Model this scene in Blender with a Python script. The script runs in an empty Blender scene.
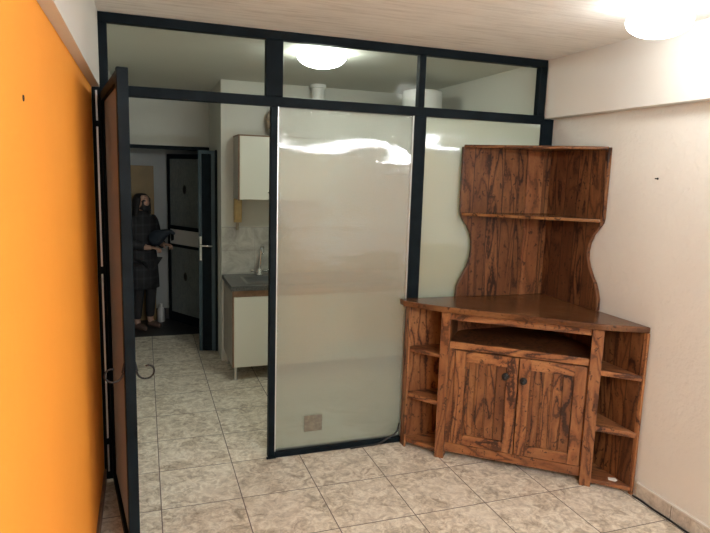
import bpy, bmesh, math, random
from mathutils import Vector, Matrix
random.seed(4)
SC = bpy.context.scene
COL = SC.collection
# ---------------------------------------------------------------- camera
cam_d = bpy.data.cameras.new('camera'); cam = bpy.data.objects.new('camera', cam_d); COL.objects.link(cam)
_R = Vector((0.9435, -0.3298, 0.0303)); _U = Vector((0.0218, 0.1533, 0.9879)); _W = Vector((0.3305, 0.9315, -0.1519))
_W.normalize(); _R = (_R - _W*_R.dot(_W)).normalized(); _U = _R.cross(_W)
m = Matrix((( _R.x, _U.x, -_W.x, 0.2305), (_R.y, _U.y, -_W.y, -3.2946), (_R.z, _U.z, -_W.z, 1.6750), (0, 0, 0, 1)))
cam.matrix_world = m
cam_d.sensor_width = 36.0; cam_d.sensor_fit = 'HORIZONTAL'
cam_d.lens = 599.09*36/710
cam_d.clip_start = 0.02
SC.camera = cam
# ---------------------------------------------------------------- world, exposure, added rear fill light
w = bpy.data.worlds.new('world'); SC.world = w; w.use_nodes = True
w.node_tree.nodes['Background'].inputs[0].default_value = (0.55, 0.62, 0.7, 1)
w.node_tree.nodes['Background'].inputs[1].default_value = 0.15
SC.view_settings.view_transform = 'Standard'; SC.view_settings.look = 'None'
SC.view_settings.exposure = 0.0; SC.view_settings.gamma = 1.0; SC.view_settings.use_curve_mapping = False

def area(name, loc, rot, sx, sy, power, color):
    l = bpy.data.lights.new(name, 'AREA'); l.shape = 'RECTANGLE'; l.size = sx; l.size_y = sy
    l.energy = power; l.color = color
    o = bpy.data.objects.new(name, l); o.location = loc; o.rotation_euler = rot; COL.objects.link(o); return o
# added fill light in the rear opening, unseen behind the photographer (facing +y)
REAR_FILL = area('added_rear_fill', (1.25, -4.52, 1.55), (math.radians(90), 0, math.radians(0)), 1.7, 1.25, 22, (0.95, 0.93, 0.95))
P_ROOM = 24.0       # emission strength of the room's ceiling lamp
P_KITCH = 42.0      # emission strength of the kitchen's ceiling lamp
P_TUBE = 3.5
P_REAR = 225.0     # the two added tube lamps, unseen behind the photographer

# ---------------------------------------------------------------- helpers
def obj(name, bm, mat, parent=None, smooth=False, bevel=0):
    bmesh.ops.remove_doubles(bm, verts=bm.verts, dist=1e-6)
    bmesh.ops.recalc_face_normals(bm, faces=bm.faces)
    me = bpy.data.meshes.new(name); bm.to_mesh(me); bm.free()
    o = bpy.data.objects.new(name, me); COL.objects.link(o)
    for x in (mat if isinstance(mat, (list, tuple)) else [mat]): me.materials.append(x)
    if smooth:
        for p in me.polygons: p.use_smooth = True
    if parent is not None:
        off = world_loc(parent)
        me.transform(Matrix.Translation(-off))
        o.parent = parent
    if bevel:
        b = o.modifiers.new('bevel', 'BEVEL'); b.width = bevel; b.segments = 2; b.limit_method = 'ANGLE'; b.angle_limit = 0.6
    return o
def world_loc(o):
    v = Vector((0, 0, 0))
    while o is not None: v += Vector(o.location); o = o.parent
    return v
def thing(name, label, cat, loc, group=None):
    o = bpy.data.objects.new(name, None); o.location = loc; o.empty_display_size = .1; COL.objects.link(o)
    o['label'] = label; o['category'] = cat; o['kind'] = 'thing'
    if group: o['group'] = group
    return o
def tag(o, label, cat, group=None):
    o['label'] = label; o['category'] = cat; o['kind'] = 'thing'
    if group: o['group'] = group
    return o
def recentre(o):
    me = o.data; c = Vector((0, 0, 0)); vs = me.vertices
    xs = [v.co.x for v in vs]; ys = [v.co.y for v in vs]; zs = [v.co.z for v in vs]
    c = Vector(((min(xs)+max(xs))/2, (min(ys)+max(ys))/2, min(zs)))
    me.transform(Matrix.Translation(-c)); o.location = c; return o
def struct(name, bm, mat, **k):
    o = obj(name, bm, mat, **k); o['kind'] = 'structure'; return o
def box(bm, x0, y0, z0, x1, y1, z1, M=None):
    vs = [bm.verts.new((x, y, z)) for x in (x0, x1) for y in (y0, y1) for z in (z0, z1)]
    for f in ((0,1,3,2),(4,6,7,5),(0,4,5,1),(2,3,7,6),(0,2,6,4),(1,5,7,3)): bm.faces.new([vs[i] for i in f])
    if M is not None:
        for v in vs: v.co = M @ v.co
    return vs
def B(x0, y0, z0, x1, y1, z1, M=None):
    bm = bmesh.new(); box(bm, x0, y0, z0, x1, y1, z1, M); return bm
def prism(bm, pts, z0, z1, M=None):
    """pts: polygon in xy, extruded z0..z1"""
    a = [bm.verts.new((p[0], p[1], z0)) for p in pts]; b = [bm.verts.new((p[0], p[1], z1)) for p in pts]
    n = len(pts)
    bm.faces.new(a[::-1]); bm.faces.new(b)
    for i in range(n): bm.faces.new([a[i], a[(i+1) % n], b[(i+1) % n], b[i]])
    if M is not None:
        for v in a+b: v.co = M @ v.co
def tube(bm, pts, r, seg=10, closed=False):
    pts = [Vector(p) for p in pts]; n = len(pts); rings = []
    prev = None
    for i, p in enumerate(pts):
        if closed: t = (pts[(i+1) % n]-pts[i-1]).normalized()
        else: t = ((pts[min(i+1, n-1)]-pts[max(i-1, 0)])).normalized()
        if prev is None:
            a = Vector((0, 0, 1)) if abs(t.z) < .9 else Vector((1, 0, 0))
            u = t.cross(a).normalized()
        else:
            u = (prev - t*prev.dot(t)).normalized()
        prev = u; v = t.cross(u)
        rr = r[i] if isinstance(r, (list, tuple)) else r
        rings.append([bm.verts.new(p + (u*math.cos(2*math.pi*k/seg) + v*math.sin(2*math.pi*k/seg))*rr) for k in range(seg)])
    m = n if closed else n-1
    for i in range(m):
        a, b = rings[i], rings[(i+1) % n]
        for k in range(seg): bm.faces.new([a[k], a[(k+1) % seg], b[(k+1) % seg], b[k]])
    if not closed:
        bm.faces.new(rings[0][::-1]); bm.faces.new(rings[-1])
def lathe(bm, prof, c, seg=32, M=None):
    """prof: list of (r,z) bottom to top around c"""
    c = Vector(c); rings = []
    vs_all = []
    for r, z in prof:
        if r < 1e-5: rr = [bm.verts.new(c+Vector((0, 0, z)))]
        else: rr = [bm.verts.new(c+Vector((r*math.cos(2*math.pi*k/seg), r*math.sin(2*math.pi*k/seg), z))) for k in range(seg)]
        rings.append(rr); vs_all += rr
    for a, b in zip(rings, rings[1:]):
        for k in range(seg):
            k2 = (k+1) % seg
            if len(a) == 1 and len(b) == 1: continue
            if len(a) == 1: bm.faces.new([a[0], b[k2], b[k]])
            elif len(b) == 1: bm.faces.new([a[k], a[k2], b[0]])
            else: bm.faces.new([a[k], a[k2], b[k2], b[k]])
    if len(rings[0]) > 1: bm.faces.new(rings[0][::-1])
    if len(rings[-1]) > 1: bm.faces.new(rings[-1])
    if M is not None:
        for v in vs_all: v.co = c + M @ (v.co - c)
def smooth_curve(pts, n=8):
    P = [Vector(p) for p in pts]; out = []
    for i in range(len(P)-1):
        p0 = P[max(i-1, 0)]; p1 = P[i]; p2 = P[i+1]; p3 = P[min(i+2, len(P)-1)]
        for k in range(n):
            t = k/n
            out.append(0.5*((2*p1)+(p2-p0)*t+(2*p0-5*p1+4*p2-p3)*t*t+(3*p1-p0-3*p2+p3)*t**3))
    out.append(P[-1]); return out

# ---------------------------------------------------------------- materials
class NT:
    def __init__(s, name):
        s.m = bpy.data.materials.new(name); s.m.use_nodes = True; s.t = s.m.node_tree; s.t.nodes.clear()
        s.out = s.t.nodes.new('ShaderNodeOutputMaterial')
    def n(s, typ, ins={}, **props):
        nd = s.t.nodes.new('ShaderNode'+typ)
        for k, v in props.items(): setattr(nd, k, v)
        for k, v in ins.items():
            if isinstance(v, bpy.types.NodeSocket): s.t.links.new(v, nd.inputs[k])
            else: nd.inputs[k].default_value = v
        return nd
    def math(s, op, a, b=0.0, c=None):
        ins = {0: a, 1: b}
        if c is not None: ins[2] = c
        return s.n('Math', ins, operation=op).outputs[0]
    def ramp(s, fac, stops, interp='LINEAR'):
        r = s.n('ValToRGB', {0: fac}); e = r.color_ramp; e.interpolation = interp
        while len(e.elements) < len(stops): e.elements.new(.5)
        for el, (p, c) in zip(e.elements, stops):
            el.position = p; el.color = (*c, 1) if len(c) == 3 else c
        return r.outputs[0]
    def mix(s, fac, a, b, mode='MIX'):
        r = s.n('MixRGB', {0: fac, 1: a if isinstance(a, bpy.types.NodeSocket) else (*a, 1), 2: b if isinstance(b, bpy.types.NodeSocket) else (*b, 1)}, blend_type=mode)
        return r.outputs[0]
    def coord(s): return s.n('TexCoord').outputs['Object']
    def mapping(s, v, scale=(1,1,1), rot=(0,0,0), loc=(0,0,0)):
        return s.n('Mapping', {0: v, 'Scale': scale, 'Rotation': rot, 'Location': loc}).outputs[0]
    def noise(s, v, scale, detail=4, rough=.55, dist=0):
        return s.n('TexNoise', {'Vector': v, 'Scale': scale, 'Detail': detail, 'Roughness': rough, 'Distortion': dist}).outputs[0]
    def bump(s, h, strength, dist=.01, normal=None):
        ins = {'Height': h, 'Strength': strength, 'Distance': dist}
        if normal is not None: ins['Normal'] = normal
        return s.n('Bump', ins).outputs[0]
    def done(s, sh): s.t.links.new(sh, s.out.inputs[0]); return s.m
def pbr(name, col, rough=.5, metal=0, nscale=0, namt=0.1, bump=0, bscale=40, spec=.5):
    t = NT(name); c = t.coord()
    ins = {'Roughness': rough, 'Metallic': metal, 'Specular IOR Level': spec}
    if nscale:
        f = t.noise(c, nscale, 5)
        f2 = t.ramp(f, [(.3, tuple(max(0, x*(1-namt)) for x in col)), (.7, tuple(min(1, x*(1+namt)) for x in col))])
        ins['Base Color'] = f2
    else: ins['Base Color'] = (*col, 1)
    if bump: ins['Normal'] = t.bump(t.noise(c, bscale, 6), bump, .005)
    return t.done(t.n('BsdfPrincipled', ins).outputs[0])

# walls
def plaster(name, col, stain=.06, bump=.25, bs=22):
    t = NT(name); c = t.coord()
    big = t.noise(c, 1.3, 4, .6)
    k = t.ramp(big, [(.3, tuple(x*(1-stain) for x in col)), (.7, tuple(min(1, x*(1+stain*.5)) for x in col))])
    h = t.noise(c, bs, 8, .6)
    return t.done(t.n('BsdfPrincipled', {'Base Color': k, 'Roughness': .75, 'Specular IOR Level': .25, 'Normal': t.bump(h, bump, .01)}).outputs[0])
M_ORANGE = plaster('orange_paint', (0.93, 0.345, 0.04), .04, .12, 30)
M_WHITE = plaster('white_plaster', (0.71, 0.69, 0.63), .05, .6, 30)
M_BEAM = plaster('beam_paint', (0.66, 0.645, 0.60), .03, .15, 20)
M_KWALL = plaster('kitchen_paint', (0.60, 0.60, 0.54), .06, .1)
M_KCEIL = plaster('kitchen_ceiling_paint', (0.66, 0.66, 0.60), .06, .1)
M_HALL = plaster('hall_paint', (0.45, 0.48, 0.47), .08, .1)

def m_ceiling():
    t = NT('board_marked_concrete'); c = t.coord()
    # long grain of the shuttering boards runs along x (slightly rotated)
    v = t.mapping(c, scale=(1.8, 20, 1))
    g = t.noise(v, 1.6, 7, .65, .3)
    base = t.ramp(g, [(.25, (.50, .465, .415)), (.5, (.76, .73, .68)), (.75, (.85, .82, .77))])
    big = t.noise(c, 2.2, 5, .6)
    base = t.mix(t.ramp(big, [(.4, (0, 0, 0)), (.62, (.55, .55, .55))]), base, (.84, .82, .77))
    # board joints every 14 cm, faint
    y = t.n('SeparateXYZ', {0: c}).outputs[1]
    fr = t.math('FRACT', t.math('MULTIPLY', y, 1/.145))
    ln = t.math('LESS_THAN', fr, .035)
    brk = t.math('GREATER_THAN', t.noise(t.mapping(c, scale=(1.5, .8, 1)), 2.0, 2), .56)
    base = t.mix(t.math('MULTIPLY', t.math('MULTIPLY', ln, brk), .8), base, (.88, .86, .82))
    b = t.bump(g, .35, .01)
    return t.done(t.n('BsdfPrincipled', {'Base Color': base, 'Roughness': .85, 'Specular IOR Level': .2, 'Normal': b}).outputs[0])
M_CEIL = m_ceiling()

def m_tile(name, x0, y0, s, c1, c2, c3, grout, rough=.38):
    t = NT(name); c = t.coord()
    xyz = t.n('SeparateXYZ', {0: c})
    u = t.math('MULTIPLY', t.math('SUBTRACT', xyz.outputs[0], x0), 1/s); v = t.math('MULTIPLY', t.math('SUBTRACT', xyz.outputs[1], y0), 1/s)
    fu = t.math('FRACT', t.math('ADD', u, 50)); fv = t.math('FRACT', t.math('ADD', v, 50))
    iu = t.math('FLOOR', u); iv = t.math('FLOOR', v)
    cell = t.n('CombineXYZ', {0: iu, 1: iv, 2: 0.0}).outputs[0]
    wn = t.n('TexWhiteNoise', {0: cell}, noise_dimensions='3D')
    off = t.n('VectorMath', {0: wn.outputs['Color'], 1: (7, 7, 7)}, operation='MULTIPLY').outputs[0]
    p = t.n('VectorMath', {0: c, 1: off}, operation='ADD').outputs[0]
    n1 = t.noise(p, 15, 7, .68, 1.2)
    n2 = t.noise(p, 34, 5, .6, 1.2)
    n3 = t.noise(p, 5.5, 5, .6, .5)
    k = t.ramp(n1, [(.33, c1), (.47, c2), (.60, c3)])
    k = t.mix(t.math('MULTIPLY', t.ramp(n2, [(.45, (0,0,0)), (.72, (1,1,1))]), .55), k, tuple(x*.6 for x in c1))
    k = t.mix(t.math('MULTIPLY', t.ramp(n3, [(.42, (0,0,0)), (.68, (1,1,1))]), .45), k, c3)
    gw = .0065
    def edge(f): return t.math('ADD', t.math('LESS_THAN', f, gw), t.math('GREATER_THAN', f, 1-gw))
    e = t.math('MINIMUM', t.math('ADD', edge(fu), edge(fv)), 1.0)
    k = t.mix(e, k, grout)
    h = t.math('ADD', t.math('MULTIPLY', e, -1.0), t.math('MULTIPLY', n1, .15))
    r = t.math('ADD', t.math('MULTIPLY', n1, .25), rough-.1)
    return t.done(t.n('BsdfPrincipled', {'Base Color': k, 'Roughness': r, 'Specular IOR Level': .4, 'Normal': t.bump(h, .35, .004)}).outputs[0])
M_TILE = m_tile('marbled_floor_tile', .2806, .0084, .4, (.33, .27, .20), (.66, .575, .45), (.88, .82, .70), (.14, .11, .09))
M_SKIRT = m_tile('marbled_skirting_tile', .2806, .0084, .4, (.40, .36, .30), (.54, .49, .42), (.66, .62, .54), (.2, .18, .15))
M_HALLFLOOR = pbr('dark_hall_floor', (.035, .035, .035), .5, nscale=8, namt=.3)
def m_splash():
    t = NT('grey_marble_splash_tile'); c = t.coord(); xyz = t.n('SeparateXYZ', {0: c})
    n = t.noise(c, 7, 7, .65, .8)
    k = t.ramp(n, [(.3, (.24, .23, .20)), (.5, (.40, .385, .34)), (.7, (.55, .54, .49))])
    fx = t.math('FRACT', t.math('ADD', t.math('MULTIPLY', xyz.outputs[0], 1/.3), 10.2)); fz = t.math('FRACT', t.math('ADD', t.math('MULTIPLY', xyz.outputs[2], 1/.2), 10.05))
    e = t.math('MAXIMUM', t.math('LESS_THAN', fx, .015), t.math('LESS_THAN', fz, .022))
    k = t.mix(t.math('MULTIPLY', e, .6), k, (.22, .21, .19))
    return t.done(t.n('BsdfPrincipled', {'Base Color': k, 'Roughness': .35}).outputs[0])
M_SPLASH = m_splash()
M_FRAME = pbr('black_painted_steel', (.006, .010, .013), .5, 0, nscale=9, namt=.35, bump=.05, spec=.06)
M_BLUE = pbr('dark_blue_painted_steel', (.035, .062, .075), .4, nscale=6, namt=.2)
M_ALU = pbr('bare_aluminium', (.62, .62, .60), .35, .8)
M_CHROME = pbr('chrome', (.7, .7, .7), .15, 1)
M_IRON = pbr('wrought_iron', (.014, .012, .011), .55, .1)
M_CABW = pbr('cream_laminate', (.66, .66, .58), .35)
M_CABS = pbr('grey_cupboard_side', (.36, .33, .29), .5, nscale=10, namt=.1)
M_CABT = pbr('brown_edge_wood', (.19, .105, .055), .5, nscale=30, namt=.25)
M_COUNTER = pbr('grey_granite_top', (.075, .078, .075), .3, nscale=90, namt=.6)
M_STEEL = pbr('sink_steel', (.28, .29, .29), .35, .8)
M_ENAMEL = pbr('white_enamel', (.74, .74, .70), .3)
M_BEIGEWOOD = pbr('pale_wood', (.50, .36, .15), .5, nscale=20, namt=.15)
M_OCHRE = pbr('ochre_board', (.25, .165, .06), .55, nscale=4, namt=.15)
M_BLACK = pbr('black_rubber', (.012, .012, .012), .5)
M_PAPER = pbr('white_paper', (.75, .74, .70), .7)
M_HOLE = pbr('dark_hole', (.02, .012, .008), .9)
M_BOTTLE = pbr('white_plastic', (.7, .7, .68), .4)

def m_glass_clear():
    t = NT('clear_thin_glass')
    tr = t.n('BsdfTransparent', {0: (.95, .96, .95, 1)}); gl = t.n('BsdfGlossy', {0: (1, 1, 1, 1), 'Roughness': .03})
    f = t.math('MULTIPLY', t.n('Fresnel', {'IOR': 1.4}).outputs[0], .1)
    return t.done(t.n('MixShader', {0: f, 1: tr.outputs[0], 2: gl.outputs[0]}).outputs[0])
M_GLASS = m_glass_clear()
def m_poly(name, tint, axis='x', clear=.5, gloss=.3, spread=.55, dull=0.06, x0=0.0):
    """fluted polycarbonate sheet: its fine vertical flutes scatter light sideways, the sheet itself is gently buckled"""
    t = NT(name); c = t.coord(); xyz = t.n('SeparateXYZ', {0: c}); geo = t.n('NewGeometry')
    ux = xyz.outputs[0 if axis == 'x' else 1]
    ph = t.math('ADD', t.math('MULTIPLY', ux, 2600.0), t.math('MULTIPLY', geo.outputs['Backfacing'], 2.1))
    s1 = t.math('MULTIPLY', t.math('SINE', ph), spread)
    buck = t.math('SUBTRACT', t.noise(t.mapping(c, scale=(.75, .75, 1.9)), 1.5, 2, .4, .5), .5)
    xs_ = t.math('SUBTRACT', ux, x0)
    sag = t.math('ADD', t.math('MULTIPLY', xs_, .02), t.math('MULTIPLY', t.math('POWER', xs_, 3.0), .27))
    b1 = t.math('ADD', t.math('ADD', t.math('ADD', t.math('MULTIPLY', buck, .09), t.math('MULTIPLY', t.math('SUBTRACT', t.noise(t.mapping(c, scale=(.9, .9, 6.0)), 2.0, 2, .5, .4), .5), .10)), sag), .031)
    off = t.n('CombineXYZ', {0: s1 if axis == 'x' else 0.0, 1: s1 if axis != 'x' else 0.0, 2: b1}).outputs[0]
    nr = t.n('VectorMath', {0: geo.outputs['Normal'], 1: off}, operation='ADD').outputs[0]
    nr = t.n('VectorMath', {0: nr}, operation='NORMALIZE').outputs[0]
    refr = t.n('BsdfRefraction', {'Color': (*tint, 1), 'Roughness': .05, 'IOR': 1.16, 'Normal': nr}).outputs[0]
    tl = t.n('BsdfTranslucent', {'Color': (*tint, 1)}).outputs[0]
    df = t.n('BsdfDiffuse', {'Color': (*tint, 1)}).outputs[0]
    body = t.n('MixShader', {0: .5, 1: tl, 2: df}).outputs[0]
    mx = t.n('MixShader', {0: 1-clear, 1: refr, 2: body}).outputs[0]
    gl = t.n('BsdfGlossy', {'Color': (1, 1, 1, 1), 'Roughness': dull, 'Normal': nr}).outputs[0]
    return t.done(t.n('MixShader', {0: gloss, 1: mx, 2: gl}).outputs[0])
M_POLY = m_poly('fluted_polycarbonate', (.74, .81, .76), clear=.74, gloss=.17)
M_POLY2 = m_poly('fluted_polycarbonate_plain', (.80, .87, .77), clear=.62, gloss=.13, x0=.86)
M_POLYB = m_poly('brown_fluted_sheet', (.52, .44, .39), axis='y', clear=.15, gloss=.08)
def m_emit(name, col, st):
    t = NT(name); return t.done(t.n('Emission', {0: (*col, 1), 1: st}).outputs[0])
M_LAMP_ROOM = m_emit('lit_room_diffuser', (.97, .98, .97), P_ROOM)
M_LAMP_KIT = m_emit('lit_kitchen_diffuser', (.93, 1, .90), P_KITCH)
M_REAR = m_emit('added_rear_tube', (.93, .97, 1), P_REAR)
M_TUBE = m_emit('lit_tube', (1, .96, .9), P_TUBE)

def m_wood(name, grain='z', ang=0.0, plank=0.0, tone=1.0, rough=.4):
    """stained knotty pine: cathedral grain along one axis, brushed dark figure, scorched nicks and worn light streaks"""
    t = NT(name); c = t.coord()
    c = t.mapping(c, rot=(0, 0, ang)) if ang else c
    sc = {'z': (8, 8, 1.5), 'x': (1.5, 8, 8), 'y': (8, 1.5, 8)}[grain]
    if plank:
        ax = {'z': 0, 'x': 2, 'y': 0}[grain]
        s = t.n('SeparateXYZ', {0: c}); q = t.math('MULTIPLY', s.outputs[ax], 1/plank)
        fl = t.math('FLOOR', q); fr = t.math('FRACT', q)
        off = t.n('CombineXYZ', {0: t.math('MULTIPLY', fl, 3.7), 1: 0.0, 2: t.math('MULTIPLY', fl, 1.9)}).outputs[0]
        cc = t.n('VectorMath', {0: c, 1: off}, operation='ADD').outputs[0]
    else: cc = c
    p = t.mapping(cc, scale=sc)
    n = t.noise(p, .8, 2, .45, .7)
    jit = t.noise(t.mapping(cc, scale=(60, 60, 60)), 1.0, 2, .6)
    fine = t.noise(t.mapping(cc, scale=tuple(x*9 for x in sc)), 1.0, 3, .6)
    bands = t.math('FRACT', t.math('ADD', t.math('ADD', t.math('MULTIPLY', n, 8.0), t.math('MULTIPLY', fine, .25)), t.math('MULTIPLY', jit, .42)))
    a = tuple(x*tone for x in (.40, .182, .070)); b = tuple(x*tone for x in (.25, .095, .037)); d = tuple(x*tone for x in (.042, .015, .008))
    col = t.ramp(bands, [(0.0, d), (.09, d), (.17, b), (.5, a), (.88, b), (1.0, d)])
    bl = t.noise(t.mapping(cc, scale=tuple(x*.35 for x in sc)), 1.3, 4, .6)
    col = t.mix(t.ramp(bl, [(.42, (0, 0, 0)), (.66, (.85, .85, .85))]), col, tuple(x*.8 for x in b))
    nick = t.noise(t.mapping(cc, scale=(38, 38, 38) if grain != 'z' else (38, 38, 26)), 1.0, 3, .6, .8)
    col = t.mix(t.ramp(nick, [(.60, (0, 0, 0)), (.66, (.85, .85, .85))]), col, d)
    col = t.mix(t.math('MULTIPLY', t.ramp(fine, [(.5, (0, 0, 0)), (.8, (1, 1, 1))]), .35), col, d)
    h = t.math('MULTIPLY', bands, .3)
    if plank:
        gr = t.math('ADD', t.math('LESS_THAN', fr, .03), t.math('GREATER_THAN', fr, .97))
        col = t.mix(t.math('MULTIPLY', gr, .75), col, d); h = t.math('SUBTRACT', h, gr)
        wv = t.n('TexWhiteNoise', {1: fl}, noise_dimensions='1D').outputs[0]
        col = t.mix(.6, col, t.ramp(wv, [(0, (.55, .5, .5)), (1, (1.1, 1.1, 1.05))]), 'MULTIPLY')
    return t.done(t.n('BsdfPrincipled', {'Base Color': col, 'Roughness': rough, 'Specular IOR Level': .35, 'Normal': t.bump(h, .25, .003)}).outputs[0])
ANG = math.radians(39.8)
W_V = m_wood('stained_pine_upright', 'z', tone=.92)
W_VP = m_wood('stained_pine_planks', 'z', ang=ANG, plank=.052, tone=.74)
W_H = m_wood('stained_pine_rail', 'x', ang=ANG, tone=.95)
W_TOP = m_wood('stained_pine_top', 'x', ang=ANG, tone=.50, rough=.24)
W_HL = m_wood('stained_pine_hutch_planks', 'z', plank=.105, tone=.62)
W_HR = m_wood('stained_pine_hutch_planks_side', 'z', ang=math.pi/2, plank=.105, tone=.62)
W_IN = m_wood('stained_pine_inside_shaded', 'z', tone=.42)  # darker copy of the pine; the recesses' shade is put into its colour

# ================================================================= SETTING
YB, YK, YD, YH = -4.6, 1.93, 2.90, 3.65     # rear wall, kitchen back wall, doorway wall, hall end wall
HC = 2.419
struct('floor', B(-.3, YB-.1, -.12, 3.0, YD, 0), M_TILE)
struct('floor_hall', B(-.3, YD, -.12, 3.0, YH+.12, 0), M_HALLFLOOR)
struct('ceiling', B(-.3, YB-.1, HC, 3.0, .02, HC+.12), M_CEIL)
struct('ceiling_kitchen', B(-.3, .02, HC, 3.0, YH+.12, HC+.12), M_KCEIL)
# left side: orange wall with a shallow beam above
struct('wall_left', B(-.15, YB, 0, 0, 0.0, HC), M_ORANGE)
bm = bmesh.new(); box(bm, 0, YB, 2.062, .038, 0.0, HC)
struct('trim_1', bm, M_BEAM)
struct('wall_left_kitchen', B(-.15, 0, 0, 0, YH, HC), M_KWALL)
# right side: rough white wall under a projecting beam
struct('wall_right', B(2.72, YB, 0, 2.87, 0.03, HC), M_WHITE)
struct('trim_2', B(2.645, YB, 2.062, 2.72, 0.0, HC), M_BEAM)
struct('wall_right_kitchen', B(2.645, .05, 0, 2.87, YH, HC), M_KWALL)
# rear wall behind the photographer with an opening added for the fill light
bm = bmesh.new()
box(bm, 0, YB-.1, 0, 2.72, YB, .9); box(bm, 0, YB-.1, 2.2, 2.72, YB, HC); box(bm, 0, YB-.1, .9, .38, YB, 2.2); box(bm, 2.12, YB-.1, .9, 2.72, YB, 2.2)
struct('wall_back', bm, M_WHITE)
# kitchen back wall block, doorway wall, hall end
struct('wall_kitchen', B(.855, YK, 0, 2.645, YD, HC), M_KWALL)
bm = bmesh.new(); box(bm, 0, YD, 1.895, .855, YD+.1, HC); box(bm, 0, YD, 0, .03, YD+.1, 1.895)
struct('wall_doorway', bm, M_KWALL)
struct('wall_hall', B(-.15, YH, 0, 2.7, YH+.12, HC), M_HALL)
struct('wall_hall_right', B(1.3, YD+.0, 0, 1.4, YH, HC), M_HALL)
bm = bmesh.new(); box(bm, .03, YD-.015, 1.862, .855, YD+.1, 1.895); box(bm, .815, YD-.015, 0, .853, YD+.1, 1.862); box(bm, .03, YD-.015, 0, .065, YD+.1, 1.862)
struct('trim_3', bm, M_FRAME)
struct('baseboard_hall', B(0, YH-.015, 0, 1.3, YH, .12), M_BLACK)
# skirting
struct('baseboard_right', B(2.708, YB, 0, 2.72, -.965, .074), M_SKIRT)
struct('trim_4', B(2.704, YB, .072, 2.72, -.965, .084), M_BEAM, bevel=.003)
struct('baseboard_left', B(0, YB, 0, .010, -.02, .07), pbr('brown_skirting_tile', (.20, .10, .05), .5, nscale=14, namt=.3))
struct('trim_5', B(.86, YK-.012, .77, 2.643, YK, 1.195), M_SPLASH)

# ================================================================= PARTITION
part = thing('glazed_partition', 'black steel framed partition of clear top panes over fluted translucent sheets', 'partition', (1.35, .02, 0))
FY0, FY1 = 0.0, .045
def member(name, *a): return obj(name, B(*a), M_FRAME, part, bevel=.003)
member('top_rail', .038, FY0, HC-.047, 2.645, FY1, HC-.001)
member('transom_rail', .038, FY0-.004, 2.026, 2.645, FY1, 2.078)
member('jamb_post', .038, FY0, 2.078, .078, FY1, HC-.047)
member('jamb_post', .001, FY0, 0, .046, FY1, 2.062)
member('mullion', .862, FY0, 2.078, .956, FY1, HC-.047)
member('mullion', .892, FY0, 0, .930, FY1, 2.026)
member('mullion', 1.762, FY0, 2.078, 1.803, FY1, HC-.047)
member('mullion', 1.745, FY0, 0, 1.818, FY1, 2.026)
member('jamb_post', 2.592, FY0, 2.078, 2.644, FY1, HC-.047)
member('jamb_post', 2.640, FY0, 0, 2.719, FY1, 2.058)
member('bottom_rail', .930, FY0-.006, .0, 1.745, FY1, .034)
member('bottom_rail', 1.818, FY0-.006, .0, 2.640, FY1, .034)
def pane(x0, x1, z0, z1, mat, name): return obj(name, B(x0, .018, z0, x1, .024, z1), mat, part)
pane(.078, .862, 2.078, HC-.047, M_GLASS, 'glass_pane'); pane(.956, 1.762, 2.078, HC-.047, M_GLASS, 'glass_pane'); pane(1.803, 2.592, 2.078, HC-.047, M_GLASS, 'glass_pane')
s1 = pane(.930, 1.745, .034, 2.026, M_POLY, 'translucent_sheet'); s2 = pane(1.818, 2.640, .034, 2.026, M_POLY2, 'translucent_sheet')
for sh, (a, b) in ((s1, (.930, 1.745)), (s2, (1.818, 2.640))):
    bm = bmesh.new()
    for x in (a, b-.006): box(bm, x, .008, .034, x+.006, .018, 2.026)
    obj('glazing_bead', bm, M_ALU if sh is s1 else M_FRAME, part)
# foot plate of the loose mullion end
obj('foot_plate', B(.880, -.014, 0, .935, .0, .012), M_FRAME, part, bevel=.002)
# square vent grille on the large sheet
bm = bmesh.new(); box(bm, 1.112, .010, .135, 1.222, .018, .235)
for k in range(9): box(bm, 1.116, .0075, .140+k*.0105, 1.218, .010, .146+k*.0105)
vent = obj('vent_grille', bm, pbr('grey_plastic', (.20, .185, .14), .6, nscale=60, namt=.25), part); vent['label'] = 'small square grey grille low on the sheet'
# bright aluminium channel between the jamb and the open door
bm = bmesh.new()
for z0, z1 in ((.05, .20), (.24, 1.13), (1.17, 1.87), (1.90, 2.045)): box(bm, .018, -.012, z0, .026, 0.0, z1)
st = obj('aluminium_strip', bm, M_ALU, part); st['label'] = 'bright aluminium strip beside the hinges'

# open door leaf
hinge = Vector((.062, -.018, 0)); free = Vector((.166, -.835, 0))
dv = (free-hinge); L = dv.length; dv.normalize(); nv = Vector((-dv.y, dv.x, 0))   # nv points to +x
ML = Matrix(((dv.x, nv.x, 0, hinge.x), (dv.y, nv.y, 0, hinge.y), (0, 0, 1, 0), (0, 0, 0, 1)))
door = thing('door_1', 'narrow black framed door with brown fluted sheet standing open beside orange wall', 'door', hinge)
T0, T1 = -.021, .021
bm = bmesh.new(); box(bm, 0, T0, .015, .04, T1, 2.035, ML); obj('stile', bm, M_FRAME, door, bevel=.003)
bm = bmesh.new(); box(bm, L-.045, T0, .015, L, T1, 2.042, ML); obj('stile', bm, M_FRAME, door, bevel=.003)
bm = bmesh.new(); box(bm, .04, T0, 1.99, L-.045, T1, 2.035, ML)
o = obj('rail', bm, M_FRAME, door, bevel=.003)
bm = bmesh.new(); box(bm, .04, T0, .015, L-.045, T1, .06, ML); obj('rail', bm, M_FRAME, door, bevel=.003)
bm = bmesh.new(); box(bm, .04, -.006, .06, L-.045, .004, 1.99, ML); obj('brown_sheet', bm, M_POLYB, door)
for z in (.22, 1.15, 1.885):
    bm = bmesh.new(); lathe(bm, [(.009, -.045), (.009, .045)], hinge+Vector((-.012, .004, z)), 12); obj('hinge', bm, M_IRON, door, smooth=False)
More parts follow.
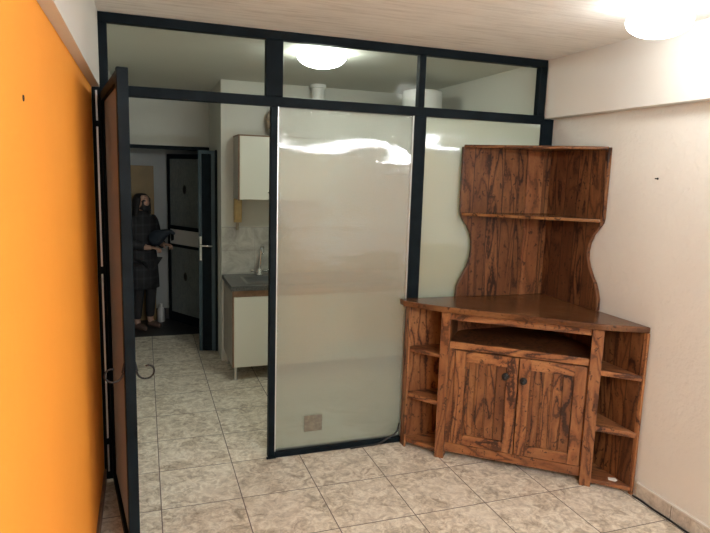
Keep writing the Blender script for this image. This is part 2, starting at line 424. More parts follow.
# wrought iron scroll pulls on both faces of the free stile
for sgn in (1, -1):
    pts = []
    for k in range(26):
        a = k/25*math.pi*1.75; r = .036*(1-.55*k/25)
        pts.append((r*math.sin(a)+.045, r*math.cos(a)-.036-.0))
    P = [ML @ Vector((L-.022, sgn*.021, .985)), ML @ Vector((L-.022, sgn*.03, .955))]
    P = [ML @ Vector((L-.022, sgn*.020, .90)), ML @ Vector((L-.022, sgn*.028, .862))]
    cx, cz = .066, .86
    for k in range(22):
        a = math.pi*1.0 + k/21*math.pi*1.6; r = .040*(1-.5*k/21)
        P.append(ML @ Vector((L-.022, sgn*(cx+r*math.cos(a)), cz+r*math.sin(a))))
    bm = bmesh.new(); tube(bm, P, .0042, 8); obj('scroll_handle', bm, M_IRON, door, smooth=True)

# ================================================================= CORNER CABINET
A0 = Vector((1.90, -.25)); tv = Vector((.7682, -.6402)); ni = Vector((.6402, .7682))
MF = Matrix(((tv.x, ni.x, 0, A0.x), (tv.y, ni.y, 0, A0.y), (0, 0, 1, 0), (0, 0, 0, 1)))
def PF(s, d): v = A0 + tv*s + ni*d; return (v.x, v.y)
cab = thing('corner_cabinet', 'dark stained knotty pine corner cabinet with two doors and tall shelved back', 'cabinet', (2.35, -.42, 0))
def cobj(name, bm, mat, parent=None, bev=.003, **k): return obj(name, bm, mat, parent or cab, bevel=bev, **k)
def fb(s0, d0, z0, s1, d1, z1): return B(s0, d0, z0, s1, d1, z1, MF)
bm = bmesh.new(); prism(bm, [(1.692, -.012), (1.687, -.085), (1.842, -.272), (2.485, -.838), (2.704, -.952), (2.714, -.012)], .902, .936)
cobj('countertop', bm, W_TOP, bev=.006)
cobj('post', fb(-.034, -.03, 0, .020, .03, .902), W_V); cobj('post', fb(.788, -.03, 0, .848, .03, .902), W_V)
cobj('rail', fb(.016, -.008, .853, .788, .018, .902), W_H)
cobj('rail', fb(.016, -.008, .682, .788, .018, .724), W_H)
cobj('rail', fb(.016, -.008, .040, .788, .018, .097), W_H)
cobj('face_stile', fb(.016, -.008, .097, .055, .018, .682), W_V); cobj('face_stile', fb(.7815, -.008, .097, .788, .018, .682), W_V)
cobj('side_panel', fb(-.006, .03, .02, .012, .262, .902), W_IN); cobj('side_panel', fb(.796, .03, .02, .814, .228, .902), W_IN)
cobj('back_panel', B(1.745, -.032, .02, 2.69, -.016, .902), W_V); cobj('back_panel', B(2.69, -.925, .02, 2.706, -.032, .902), W_HR)
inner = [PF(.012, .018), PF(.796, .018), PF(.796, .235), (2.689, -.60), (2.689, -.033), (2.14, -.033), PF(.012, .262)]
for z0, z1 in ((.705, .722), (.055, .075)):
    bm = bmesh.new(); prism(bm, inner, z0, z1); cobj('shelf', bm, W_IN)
# end boards and open end shelves
cobj('end_board', B(1.731, -.078, 0, 1.745, -.016, .902), W_V); cobj('end_board', B(2.690, -.950, 0, 2.707, -.925, .902), W_V)
for z0, z1 in ((.617, .640), (.322, .350), (.030, .056)):
    bm = bmesh.new(); prism(bm, [(1.746, -.034), (1.750, -.080), (PF(-.030, -.018)), PF(-.008, .03), PF(-.008, .262), (2.05, -.034)], z0, z1); cobj('end_shelf', bm, W_H)
for z0, z1 in ((.640, .668), (.322, .352), (.020, .044)):
    bm = bmesh.new(); prism(bm, [PF(.846, -.018), (2.688, -.945), (2.689, -.935), (2.689, -.62), PF(.816, .225), PF(.816, .03)], z0, z1); cobj('end_shelf', bm, W_H)
# doors
def cdoor(s0, s1, knob_s, knob_z):
    z0, z1 = .102, .676
    bm = bmesh.new(); w_ = .062
    box(bm, s0, -.016, z0, s0+w_, .010, z1, MF); box(bm, s1-w_, -.016, z0, s1, .010, z1, MF)
    f = cobj('door', bm, W_V)
    for q0, q1 in ((z1-.062, z1), (z0, z0+.062)): cobj('door_rail', fb(s0+w_, -.014, q0, s1-w_, .010, q1), W_H, f)
    n = 4; pw = (s1-s0-2*w_)/n
    bm = bmesh.new()
    for k in range(n): box(bm, s0+w_+k*pw+.0015, -.004 + .002*(k % 2), z0+.062, s0+w_+(k+1)*pw-.0015, .006, z1-.062, MF)
    box(bm, s0+w_, .006, z0+.062, s1-w_, .009, z1-.062, MF)
    cobj('door_panel', bm, W_VP, f, bev=.002)
    Mk = Matrix.Rotation(math.pi/2, 3, 'X'); Rz = Matrix.Rotation(-ANG, 3, 'Z')
    bm = bmesh.new(); p = MF @ Vector((knob_s, -.016, knob_z))
    lathe(bm, [(.021, 0), (.021, .003), (.016, .006), (.007, .009), (.007, .020), (.014, .026), (.015, .033), (.009, .039), (0, .040)], p, 20, Rz @ Mk)
    o = obj('knob', bm, M_IRON, f, smooth=True); o['label'] = 'dark round metal knob'
cdoor(.058, .418, .350, .560); cdoor(.424, .780, .450, .548)
# hutch: two tall back boards with waisted outer edges, corner strip, two triangular shelves
profL = [(2.060, .936), (2.066, 1.005), (2.078, 1.035), (2.102, 1.08), (2.130, 1.13), (2.147, 1.185), (2.153, 1.24), (2.150, 1.29), (2.135, 1.34), (2.112, 1.38), (2.085, 1.415), (2.066, 1.445), (2.060, 1.47), (2.058, 1.86)]
bm = bmesh.new()
MX = Matrix(((1, 0, 0, 0), (0, 0, 1, 0), (0, 1, 0, 0), (0, 0, 0, 1)))   # (x, z, y) -> world
prism(bm, profL + [(2.70, 1.86), (2.70, .936)], -.040, -.016, MX); cobj('hutch_back', bm, W_HL)
profR = [(-.565, .936), (-.562, 1.005), (-.55, 1.045), (-.528, 1.09), (-.497, 1.13), (-.466, 1.18), (-.448, 1.225), (-.444, 1.27), (-.455, 1.32), (-.476, 1.365), (-.51, 1.405), (-.540, 1.44), (-.548, 1.47), (-.548, 1.868)]
MY = Matrix(((0, 0, 1, 0), (1, 0, 0, 0), (0, 1, 0, 0), (0, 0, 0, 1)))   # (y, z, x) -> world
bm = bmesh.new(); prism(bm, profR + [(-.041, 1.868), (-.041, .936)], 2.688, 2.712, MY); cobj('hutch_back', bm, W_HR)
bm = bmesh.new(); prism(bm, [(2.515, -.041), (2.518, -.050), (2.632, -.050), (2.635, -.041)], .936, 1.855); cobj('corner_strip', bm, W_V)
bm = bmesh.new(); prism(bm, [(2.058, -.041), (2.062, -.055), (2.672, -.548), (2.687, -.548), (2.687, -.041)], 1.855, 1.872); cobj('hutch_top', bm, W_TOP)
bm = bmesh.new(); prism(bm, [(2.068, -.041), (2.072, -.055), (2.672, -.540), (2.687, -.540), (2.687, -.041)], 1.446, 1.464); cobj('hutch_shelf', bm, W_TOP)
# scrap of paper on the bottom right shelf
bm = bmesh.new(); prism(bm, [(2.628, -.845), (2.650, -.872), (2.668, -.868), (2.672, -.845), (2.652, -.836), (2.640, -.828)], .0442, .050)
tag(recentre(obj('paper_scrap', bm, M_PAPER)), 'small torn white scrap on the lowest right shelf of the corner cabinet', 'scrap')

# cables
P = smooth_curve([(1.718, -.020, .135), (1.715, -.020, .110), (1.70, -.018, .075), (1.65, -.018, .045), (1.58, -.016, .012), (1.48, -.016, .008), (1.40, -.018, .006)])
bm = bmesh.new(); tube(bm, P, .0055, 8); tag(recentre(obj('power_cable', bm, M_BLACK, smooth=True)), 'black cable drooping from the cabinet to the foot of the fluted sheet', 'cable')
P = smooth_curve([(2.69, -.962, .006), (2.693, -1.02, .006), (2.688, -1.10, .006), (2.690, -1.20, .006), (2.687, -1.32, .006), (2.690, -1.6, .006), (2.692, -2.0, .006)])
bm = bmesh.new(); tube(bm, P, .0055, 8); tag(recentre(obj('floor_cable', bm, M_BLACK, smooth=True)), 'black cable lying on the floor along the marbled skirting of the white wall', 'cable')
# nail, and a dark disc drawn in place of the wall hole
bm = bmesh.new(); lathe(bm, [(.006, 0), (.006, .002), (.003, .003), (.003, .018), (0, .019)], (2.72, -.877, 1.70), 10, Matrix.Rotation(-math.pi/2, 3, 'Y'))
tag(recentre(obj('wall_nail', bm, M_IRON)), 'small dark nail in the white wall beside the tall cabinet back', 'nail')
bm = bmesh.new(); lathe(bm, [(.007, 0), (.006, .002), (.003, .0025), (0, .0012)], (0.0, -1.862, 1.81), 12, Matrix.Rotation(math.pi/2, 3, 'Y'))
tag(recentre(obj('wall_hole', bm, M_HOLE)), 'small dark disc for the hole in the orange wall', 'hole')

# ================================================================= LAMPS
def ceiling_lamp(name, label, c, r, h, mat):
    t = thing(name, label, 'ceiling light', (c[0], c[1], HC))
    bm = bmesh.new(); lathe(bm, [(r*.55, HC-.018), (r*.55, HC-.0005)], (c[0], c[1], 0), 40); obj('base', bm, M_ENAMEL, t)
    bm = bmesh.new(); prof = [(0, HC-.018-h)]
    for k in range(1, 13):
        a = k/12*math.pi/2; prof.append((r*math.sin(a)**.9, HC-.018-h+h*(1-math.cos(a))))
    prof.append((r*.96, HC-.012)); prof.append((r*.6, HC-.006))
    lathe(bm, prof, (c[0], c[1], 0), 40); obj('diffuser', bm, mat, t, smooth=True)
    return t
ceiling_lamp('kitchen_ceiling_light', 'round glowing glass ceiling light in the kitchen, seen through top pane', (1.30, .46), .155, .075, M_LAMP_KIT)
t = thing('room_ceiling_light', 'dazzling round white ceiling light near the beam of the white wall', 'ceiling light', (2.275, -1.23, HC))
bm = bmesh.new(); lathe(bm, [(.08, HC-.02), (.08, HC-.0005)], (2.275, -1.23, 0), 32); obj('base', bm, M_ENAMEL, t)
bm = bmesh.new(); lathe(bm, [(.130*math.sin(math.pi*k/16), 2.345-.068*math.cos(math.pi*k/16)) for k in range(17)], (2.275, -1.23, 0), 36); obj('globe', bm, M_LAMP_ROOM, t, smooth=True)
t = thing('tube_light', 'short bright rectangular lamp at the ceiling edge behind the dazzling round light', 'ceiling light', (2.47, -1.50, HC))
obj('housing', B(2.40, -1.80, HC-.03, 2.54, -1.36, HC-.001), M_ENAMEL, t, bevel=.004)
obj('diffuser', B(2.412, -1.79, HC-.05, 2.528, -1.37, HC-.03), M_TUBE, t, bevel=.01)

for ty, ex in ((-3.55, 'nearer the photographer'), (-4.25, 'nearer the added rear opening')):  # added tube lamps, out of view, for the room's light and the sheet's streak
    t = thing('tube_light', 'added unseen suspended tube lamp over the rear of the room, ' + ex, 'ceiling light', (1.30, ty, HC))
    obj('housing', B(.70, ty-.03, HC-.205, 1.90, ty+.03, HC-.185), M_ENAMEL, t, bevel=.004)
    for hx in (.8, 1.8): obj('hanger', B(hx-.004, ty-.004, HC-.186, hx+.004, ty+.004, HC-.001), M_ALU, t)
    bm = bmesh.new(); tube(bm, [(.72, ty, HC-.228), (1.88, ty, HC-.228)], .014, 16); obj('diffuser', bm, M_REAR, t, smooth=True)
# ================================================================= KITCHEN
KF = 1.36   # front plane of the base units
def base_unit(x0, x1, first):
    u = thing('base_cabinet', first, 'cabinet', ((x0+x1)/2, 1.62, 0), 'cream kitchen base units')
    bm = bmesh.new(); box(bm, x0, KF+.02, .115, x1, YK-.005, .742); obj('body', bm, M_CABS, u, bevel=.002)
    obj('top_band', B(x0, KF, .693, x1, KF+.02, .742), M_CABT, u)
    d = obj('door', B(x0+.012, KF, .118, x1-.003, KF+.018, .690), M_CABW, u, bevel=.002)
    obj('door_edge', B(x0, KF+.001, .118, x0+.011, KF+.02, .693), M_CABT, d)
    bm = bmesh.new(); box(bm, x1-.045, KF-.014, .615, x1-.03, KF, .625); obj('handle', bm, M_CHROME, d, bevel=.003)
    for lx in (x0+.03, x1-.04):
        for ly in (KF+.05, YK-.08):
            bm = bmesh.new(); lathe(bm, [(.018, 0), (.018, .008), (.012, .012), (.012, .115)], (lx, ly, 0), 14); obj('leg', bm, M_ALU, u, smooth=False)
xs = [.872, 1.235, 1.60, 2.10, 2.635]
labs = ['cream fronted kitchen base unit under the sink, visible through the open doorway',
        'cream kitchen base unit behind the fluted sheet, next to the sink unit',
        'cream kitchen base unit behind the fluted sheet beside the thick black post',
        'cream kitchen base unit against the kitchen side wall behind the pine cabinet']
for i in range(4): base_unit(xs[i], xs[i+1]-.003, labs[i])
# worktop with sink cut-out
top = thing('kitchen_worktop', 'grey speckled stone worktop with inset steel sink along the kitchen wall', 'worktop', (1.75, 1.63, .745))
sx0, sx1, sy0, sy1 = 1.00, 1.42, 1.44, 1.76
bm = bmesh.new()
for a in ((.858, KF-.02, sx0, YK-.013), (sx1, KF-.02, 2.642, YK-.013), (sx0, KF-.02, sx1, sy0), (sx0, sy1, sx1, YK-.013)):
    box(bm, a[0], a[1], .745, a[2], a[3], .783)
obj('slab', bm, M_COUNTER, top)
bm = bmesh.new()
vs = []
for z, ins in ((.786, -.012), (.786, .010), (.752, .022), (.748, .06)):
    ring = []
    n = 32
    for k in range(n):
        a = 2*math.pi*k/n; ca, sa = math.cos(a), math.sin(a)
        e = 60 if z == .786 else 3.2
        rx, ry = (sx1-sx0)/2-ins, (sy1-sy0)/2-ins
        ring.append(bm.verts.new(((sx0+sx1)/2+rx*math.copysign(abs(ca)**(2/e), ca), (sy0+sy1)/2+ry*math.copysign(abs(sa)**(2/e), sa), z)))
    vs.append(ring)
for a, b in zip(vs, vs[1:]):
    for k in range(32): bm.faces.new([a[k], a[(k+1) % 32], b[(k+1) % 32], b[k]])
bm.faces.new(vs[-1])
obj('sink_bowl', bm, M_STEEL, top, smooth=True)
# tap
fx, fy = 1.17, 1.83
tap = thing('kitchen_tap', 'chrome swan neck kitchen tap rising behind the sink', 'tap', (fx, fy, .783))
bm = bmesh.new(); lathe(bm, [(.03, .783), (.03, .79), (.022, .80), (.02, .83), (.014, .85)], (fx, fy, 0), 20); obj('base', bm, M_CHROME, tap, smooth=True)
P = smooth_curve([(fx, fy, .84), (fx+.01, fy, .95), (fx+.015, fy-.005, 1.02), (fx+.015, fy-.04, 1.05), (fx+.01, fy-.10, 1.04), (fx, fy-.14, .99)])
bm = bmesh.new(); tube(bm, P, .010, 10); obj('spout', bm, M_CHROME, tap, smooth=True)
for s in (-1, 1):
    bm = bmesh.new(); tube(bm, [(fx+s*.015, fy, .815), (fx+s*.06, fy-.01, .825), (fx+s*.075, fy-.01, .83)], [.009, .009, .014], 10); obj('lever', bm, M_CHROME, tap, smooth=True)
# wall cupboards
def wall_unit(x0, x1, lab):
    u = thing('wall_cupboard', lab, 'cupboard', ((x0+x1)/2, 1.78, 1.44), 'cream wall cupboards')
    obj('body', B(x0, 1.64, 1.442, x1, YK-.001, 1.957), M_CABS, u, bevel=.002)
    obj('edge_trim', B(x0-.002, 1.628, 1.436, x0+.008, 1.642, 1.963), M_CABT, u)
    d = obj('door', B(x0+.009, 1.622, 1.445, x1-.003, 1.640, 1.952), M_CABW, u, bevel=.002)
    obj('handle', B(x1-.05, 1.606, 1.50, x1-.015, 1.622, 1.508), M_IRON, d)
    obj('top_board', B(x0-.002, 1.622, 1.952, x1, YK-.001, 1.964), M_CABT, u)
wall_unit(.958, 1.245, 'cream wall cupboard with brown edges, visible above the sink through the doorway')
wall_unit(1.248, 1.70, 'cream wall cupboard hidden behind the fluted sheet, joined to the one over the sink')
# wooden utensil holder under the cupboard
hb = thing('utensil_holder', 'narrow pale wooden holder hanging on the wall under the cream cupboard', 'holder', (.985, 1.9, 1.22))
obj('back_board', B(.958, 1.895, 1.235, 1.025, YK-.013, 1.44), M_BEIGEWOOD, hb, bevel=.004)
obj('front_board', B(.962, 1.855, 1.26, 1.020, 1.895, 1.435), M_BEIGEWOOD, hb, bevel=.004)
obj('hook', B(.975, 1.885, 1.17, 1.0, 1.91, 1.235), pbr('dull_tan', (.27, .23, .16), .6), hb, bevel=.006)
# round tray on top of cupboard
bm = bmesh.new(); lathe(bm, [(.0, -.008), (.11, -.008), (.125, .004), (.132, .018), (.128, .020), (.112, .004), (0, .000)], (1.345, 1.83, 1.964+.134), 36, Matrix.Rotation(math.radians(78), 3, 'X') )
tag(recentre(obj('round_tray', bm, pbr('brown_wicker', (.20, .15, .10), .6, nscale=40, namt=.3), smooth=True)), 'round brown tray standing upright on top of the cream wall cupboard', 'tray')
# water heater and duct
wh = thing('water_heater', 'large white cylindrical water heater hanging high near the kitchen side wall', 'water heater', (2.305, 1.10, 1.72))
bm = bmesh.new(); lathe(bm, [(0, 1.68), (.11, 1.68), (.145, 1.70), (.155, 1.73), (.155, 2.315), (.15, 2.328), (.12, 2.335), (0, 2.337)], (2.305, 1.10, 0), 40); obj('tank', bm, M_ENAMEL, wh, smooth=True)
obj('bracket', B(2.45, 1.04, 2.0, 2.6445, 1.16, 2.06), M_ALU, wh)
bm = bmesh.new(); lathe(bm, [(.055, 1.964), (.055, HC-.03), (.07, HC-.028), (.07, HC-.001)], (1.655, 1.80, 0), 28)
tag(recentre(obj('vent_duct', bm, M_ENAMEL, smooth=False)), 'thin white round duct rising from the wall cupboards to the kitchen ceiling', 'duct')

# ================================================================= KITCHEN BACK DOOR AND HALL
fd = thing('door_2', 'narrow dark blue steel folding door leaf with bright handle at kitchen corner', 'door', (.77, 2.24, 0))
def leaf(a, b, z0, z1, th, mat, name, parent, par=0):
    a = Vector((*a, 0)); b = Vector((*b, 0)); d = (b-a); l = d.length; d.normalize(); n_ = Vector((-d.y, d.x, 0))
    Mx = Matrix(((d.x, n_.x, 0, a.x), (d.y, n_.y, 0, a.y), (0, 0, 1, 0), (0, 0, 0, 1)))
    return Mx, l
Mx, l = leaf((.690, 2.25), (.850, 2.20), 0, 1.85, .03, None, '', None)
def add(name, a, mat, parent, M_=None, **k):
    bm = bmesh.new(); box(bm, *a, M_ if M_ is not None else Mx); return obj(name, bm, mat, parent, **k)
add('stile', (0, 0, .012, .030, .035, 1.845), M_BLUE, fd, bevel=.003)
add('panel', (.030, .010, .012, l-.052, .025, 1.845), M_FRAME, fd)
add('stile', (l-.052, 0, .012, l-.018, .035, 1.845), M_BLUE, fd, bevel=.003)
add('stile', (l-.018, 0, .012, l, .035, 1.85), M_FRAME, fd)
add('rail', (.030, .002, 1.815, l-.052, .033, 1.845), M_BLUE, fd)
hp = add('lock_plate', (.010, -.006, .86, .032, 0, 1.08), M_CHROME, fd, bevel=.002)
bm = bmesh.new(); tube(bm, [Mx @ Vector(p) for p in ((.02, 0, 1.0), (.02, -.04, 1.0), (.035, -.048, 1.0), (.135, -.048, .998))], .008, 10)
obj('lever_handle', bm, M_CHROME, hp, smooth=True)
M2, l2 = leaf((.812, 2.262), (.812, 2.86), 0, 1.85, .03, None, '', None)
add('rear_panel', (0, -.012, .012, l2, .012, 1.845), M_FRAME, fd, M2)

# hall contents
hd = thing('door_3', 'dark framed door with textured grey glass and pale middle band standing in the dim hall', 'door', (.66, 3.25, 0))
M3, l3 = leaf((.475, 3.56), (.800, 3.02), 0, 1.83, .03, None, '', None)
M_TEXG = m_tile('textured_grey_glass', 0, 0, .035, (.16, .185, .185), (.20, .23, .23), (.24, .27, .27), (.10, .115, .115), .3)
for a in ((0, 0, .01, .035, .035, 1.83), (l3-.035, 0, .01, l3, .035, 1.83)): add('stile', a, M_FRAME, hd, M3)
for z0, z1 in ((1.78, 1.83), (1.03, 1.07), (.84, .87), (.01, .11)): add('rail', (.035, 0, z0, l3-.035, .035, z1), M_FRAME, hd, M3)
add('glass', (.035, .012, .11, l3-.035, .022, .84), M_TEXG, hd, M3); add('glass', (.035, .012, 1.07, l3-.035, .022, 1.78), M_TEXG, hd, M3)
bd = add('middle_band', (.035, .006, .87, l3-.035, .028, 1.03), M_ENAMEL, hd, M3)
bm = bmesh.new(); box(bm, .06, -.004, .90, .075, .006, .99, M3); box(bm, .09, -.004, .91, .10, .006, .98, M3); obj('band_fitting', bm, M_FRAME, bd)
for z in (1.46, .53):
    bm = bmesh.new()
    lathe(bm, [(0, 0), (.030, 0), (.030, .004), (.016, .012), (0, .014)], M3 @ Vector((.30, .012, z)), 20, Matrix.Rotation(math.radians(-59), 3, 'Z') @ Matrix.Diagonal((1, 1, 1.6)).to_3x3() @ Matrix.Rotation(math.pi/2, 3, 'X'))
    obj('oval_boss', bm, M_BLACK, hd, smooth=True)
tag(recentre(obj('wooden_board', B(.02, 3.585, .001, .338, 3.62, 1.70), M_OCHRE, bevel=.003)), 'tall plain ochre wooden board leaning behind the person in the hall', 'board')
bt = thing('plastic_bottle', 'small white plastic bottle on the dark hall floor between board and glass door', 'bottle', (.385, 3.50, 0))
bm = bmesh.new(); lathe(bm, [(0, .0), (.035, .0), (.038, .01), (.038, .13), (.030, .155), (.014, .17), (.014, .18)], (.385, 3.50, 0), 20); obj('body', bm, M_BOTTLE, bt, smooth=True)
bm = bmesh.new(); lathe(bm, [(.016, .18), (.016, .205), (0, .207)], (.385, 3.50, 0), 16); obj('cap', bm, M_BOTTLE, bt)

# ---- person standing in the hall (about 1.43 m in this perspective), turned towards +x
def skin_mesh(name, joints, edges, mat, parent, root=0, sub=2, flat=None):
    me = bpy.data.meshes.new(name); me.from_pydata([j[0] for j in joints], edges, [])
    o = bpy.data.objects.new(name, me); COL.objects.link(o)
    o.modifiers.new('s', 'SKIN'); 
    for i, j in enumerate(joints):
        r = j[1]; me.skin_vertices[0].data[i].radius = r if isinstance(r, tuple) else (r, r)
        me.skin_vertices[0].data[i].use_root = (i == root)
    s = o.modifiers.new('u', 'SUBSURF'); s.levels = s.render_levels = sub
    bpy.context.view_layer.update()
    ev = o.evaluated_get(bpy.context.evaluated_depsgraph_get()); nm = bpy.data.meshes.new_from_object(ev)
    bpy.data.objects.remove(o); o = bpy.data.objects.new(name, nm); COL.objects.link(o); nm.materials.append(mat)
    for p in nm.polygons: p.use_smooth = True
    if parent: o.parent = parent
    return o
M_SKIN = pbr('skin', (.42, .25, .18), .55)
M_HAIR = pbr('black_hair', (.012, .009, .008), .75, nscale=60, namt=.4)
def m_plaid():
    t = NT('dark_plaid_wool'); c = t.coord(); s = t.n('SeparateXYZ', {0: c})
    a = t.math('LESS_THAN', t.math('FRACT', t.math('MULTIPLY', s.outputs[2], 11)), .25)
    b = t.math('LESS_THAN', t.math('FRACT', t.math('ADD', t.math('MULTIPLY', t.math('ADD', s.outputs[0], s.outputs[1]), 11), 5)), .25)
    k = t.mix(t.math('MULTIPLY', t.math('ADD', a, b), .45), (.010, .010, .012), (.032, .034, .038))
    return t.done(t.n('BsdfPrincipled', {'Base Color': k, 'Roughness': .8}).outputs[0])
M_COAT = m_plaid()
M_TROUSER = pbr('black_trousers', (.016, .016, .018), .8)
M_MASK = pbr('black_mask', (.012, .012, .014), .7)
M_BAG = pbr('dark_navy_cloth', (.014, .022, .034), .7, bump=.3, bscale=25)
M_SHOE = pbr('brown_shoe', (.10, .06, .045), .6)
H = thing('person', 'person with long dark hair and black mask in dark coat holding navy bundle in hall', 'person', (.215, 3.24, 0))
H.rotation_euler = (0, 0, math.radians(-48))     # local +x is the facing direction
S = 1.43/1.62
def sc(j): return [((p[0]*S, p[1]*S, p[2]*S), tuple(x*S for x in r) if isinstance(r, tuple) else r*S) for p, r in j]
# local frame: x forward, y to the person's left
J = [((0, 0, .88), (.085, .085)),      #0 pelvis
     ((0, 0, 1.02), (.085, .085)),      #1 waist
     ((-.005, 0, 1.20), (.09, .09)), #2 chest
     ((-.01, 0, 1.31), (.07, .07)),    #3 upper chest
     ((-.005, 0, 1.375), .047),        #4 neck
     ((.01, 0, 1.43), .052),           #5 head base
     ((.022, 0, 1.48), (.066, .080)),  #6 head mid
     ((.018, 0, 1.545), (.068, .085)), #7 head upper
     ((.008, 0, 1.59), (.040, .05)),   #8 crown
     ((0, .145, 1.27), .045), ((.03, .20, 1.06), .040), ((.21, .10, 1.02), .033), ((.27, .06, 1.03), .024),      # left arm 9..12
     ((0, -.145, 1.27), .045), ((.02, -.20, 1.06), .040), ((.19, -.12, 1.00), .033), ((.25, -.09, 1.00), .024),  # right arm 13..16
     ((0, .085, .80), .088), ((.02, .09, .47), .058), ((-.01, .09, .10), .038), ((.02, .09, .045), .036), ((.11, .10, .028), .028),   # left leg 17..21
     ((0, -.085, .80), .088), ((.01, -.09, .47), .058), ((-.03, -.09, .10), .038), ((0, -.09, .045), .036), ((.09, -.10, .028), .028)]
E_ = [(0,1),(1,2),(2,3),(3,4),(4,5),(5,6),(6,7),(7,8),(3,9),(9,10),(10,11),(11,12),(3,13),(13,14),(14,15),(15,16),(0,17),(17,18),(18,19),(19,20),(20,21),(0,22),(22,23),(23,24),(24,25),(25,26)]
body = skin_mesh('body', sc(J), E_, M_SKIN, H)
# hands: palm with five fingers closing on the bundle
def hand(wr, fw, side):
    wr = Vector(wr); J = [(tuple(wr), .021), (tuple(wr+Vector((.045, 0, .0))), (.030, .014)), (tuple(wr+Vector((.078, 0, -.004))), (.033, .012))]
    E2 = [(0,1),(1,2)]
    for k in range(4):
        y = (-.024+.016*k); ln = (.030, .035, .033, .025)[k]
        b = wr+Vector((.086, y, -.004)); i0 = len(J)
        J += [(tuple(b), .0085), (tuple(b+Vector((ln, 0, -.008))), .0078), (tuple(b+Vector((ln+.012, 0, -.030))), .007), (tuple(b+Vector((ln+.002, 0, -.048))), .006)]
        E2 += [(2, i0), (i0, i0+1), (i0+1, i0+2), (i0+2, i0+3)]
    i0 = len(J); b = wr+Vector((.035, side*.028, -.008))
    J += [(tuple(b), .010), (tuple(b+Vector((.028, side*.016, -.016))), .0085), (tuple(b+Vector((.05, side*.012, -.03))), .007)]
    E2 += [(1, i0), (i0, i0+1), (i0+1, i0+2)]
    return skin_mesh('hand', sc(J), E2, M_SKIN, H, sub=1)
hand((.262, .062, 1.032), 0, -1); hand((.242, -.092, 1.002), 0, 1)
# coat, trousers, shoes
# coat: lofted body from collar to knee, sleeves grown into it
bm = bmesh.new(); rings = []
for z, rx, ry, ox in ((.50, .150, .195, 0), (.60, .148, .190, 0), (.75, .140, .180, 0), (.90, .130, .168, 0), (1.02, .115, .150, 0), (1.12, .118, .160, -.003), (1.22, .122, .185, -.006), (1.29, .112, .190, -.008), (1.335, .092, .145, -.006), (1.37, .072, .085, -.0), (1.41, .066, .070, .0)):
    rings.append([bm.verts.new(((ox+rx*math.cos(2*math.pi*k/28)*(1+.03*math.sin(5*k)*(1.4-z)))*S, ry*math.sin(2*math.pi*k/28)*S, z*S)) for k in range(28)])
for a, b in zip(rings, rings[1:]):
    for k in range(28): bm.faces.new([a[k], a[(k+1) % 28], b[(k+1) % 28], b[k]])
bm.faces.new(rings[0][::-1]); bm.faces.new(rings[-1])
for sd, el, wr in ((1, (.03, .20, 1.06), (.195, .11, 1.02)), (-1, (.02, -.20, 1.06), (.175, -.13, 1.005))):
    P = smooth_curve([(.0, sd*.125, 1.30), (.0, sd*.165, 1.25), el, wr], 5)
    n_ = len(P); tube(bm, [p*S for p in P], [(.072-.026*i/(n_-1))*S for i in range(n_)], 14)
co = obj('coat', bm, M_COAT, None, smooth=True); co.parent = H
T_ = [((0, 0, .86), (.14, .11)), ((0, .085, .78), .096), ((.02, .09, .47), .068), ((-.01, .09, .11), .048), ((0, -.085, .78), .096), ((.01, -.09, .47), .068), ((-.03, -.09, .11), .048)]
skin_mesh('trousers', sc(T_), [(0,1),(1,2),(2,3),(0,4),(4,5),(5,6)], M_TROUSER, H)
for y, dx in ((.09, 0.0), (-.09, -.02)):
    skin_mesh('shoe', sc([((-.03+dx, y, .05), .045), ((.04+dx, y, .045), .042), ((.13+dx, y*1.1, .035), (.036, .034)), ((.155+dx, y*1.1, .03), .028)]), [(0,1),(1,2),(2,3)], M_SHOE, H, root=1)
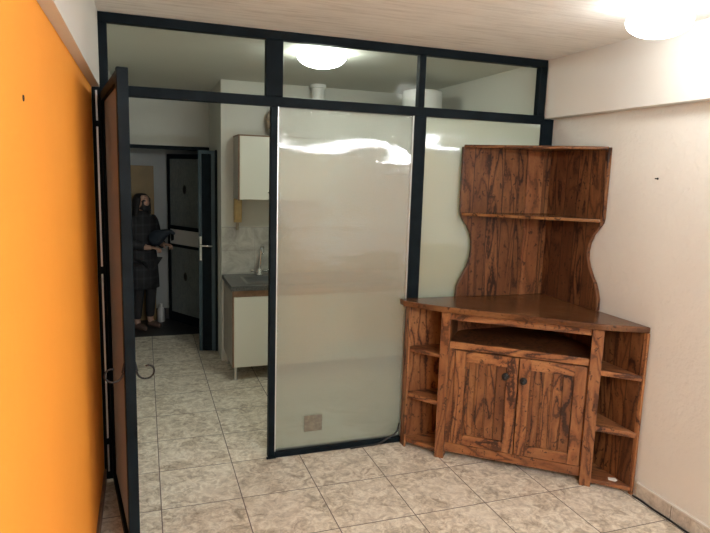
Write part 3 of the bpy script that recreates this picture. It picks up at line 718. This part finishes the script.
# hair: shell over the skull with long falls behind and beside the face
skin_mesh('hair', sc([((-.028, 0, 1.555), (.098, .098)), ((.012, 0, 1.60), (.078, .078)), ((-.055, 0, 1.47), (.080, .075)), ((-.07, 0, 1.34), (.085, .06)), ((-.08, 0, 1.20), (.08, .045)), ((-.085, 0, 1.10), (.05, .03)),
     ((.015, .07, 1.54), .030), ((.01, .088, 1.44), .028), ((.0, .095, 1.32), .026), ((.0, .09, 1.22), .018),
     ((.015, -.07, 1.54), .030), ((.01, -.088, 1.44), .028), ((.0, -.095, 1.32), .026), ((.0, -.09, 1.22), .018)]),
     [(1,0),(0,2),(2,3),(3,4),(4,5),(0,6),(6,7),(7,8),(8,9),(0,10),(10,11),(11,12),(12,13)], M_HAIR, H)
# face: nose, eyes, ears, mask
skin_mesh('nose', sc([((.078, 0, 1.525), .008), ((.098, 0, 1.495), .012), ((.090, 0, 1.485), .012)]), [(0,1),(1,2)], M_SKIN, H, sub=1)
for s in (-1, 1):
    bm = bmesh.new(); lathe(bm, [(0, -.008), (.008, -.004), (.010, 0), (.008, .004), (0, .008)], (.080*S, s*.03*S, 1.523*S), 12); o = obj('eye', bm, M_BLACK, None, smooth=True); o.parent = H
    bm = bmesh.new(); box(bm, .082*S, s*.03*S-.014, 1.545*S, .090*S, s*.03*S+.014, 1.550*S); o = obj('eyebrow', bm, M_HAIR, None); o.parent = H
    skin_mesh('ear', sc([((.01, s*.078, 1.53), (.010, .006)), ((.006, s*.084, 1.505), (.014, .007)), ((.014, s*.078, 1.485), (.008, .006))]), [(0,1),(1,2)], M_SKIN, H, sub=1)
skin_mesh('face_mask', sc([((.045, 0, 1.505), (.052, .030)), ((.062, 0, 1.470), (.056, .046)), ((.050, 0, 1.432), (.048, .035))]), [(0,1),(1,2)], M_MASK, H, root=1)
# bundle held in the arms (separate thing)
bundle = skin_mesh('cloth_bundle', [((0, 0, 0), (.085, .075)), ((.10, .0, .04), (.075, .06)), ((.19, -.01, .075), (.035, .03)), ((.255, -.02, .045), .018), ((.02, .02, -.10), (.07, .06)), ((-.09, .04, .02), (.06, .05))], [(0,1),(1,2),(2,3),(0,4),(0,5)], M_BAG, None)
bundle.location = (.335, 3.06, .985); bundle.scale = (.8, .8, .9); bundle.rotation_euler = (0, 0, math.radians(-20))
tag(bundle, 'dark navy cloth bundle held in the arms of the masked person', 'bundle')

for o in (door, fd, hd): o['kind'] = 'structure'
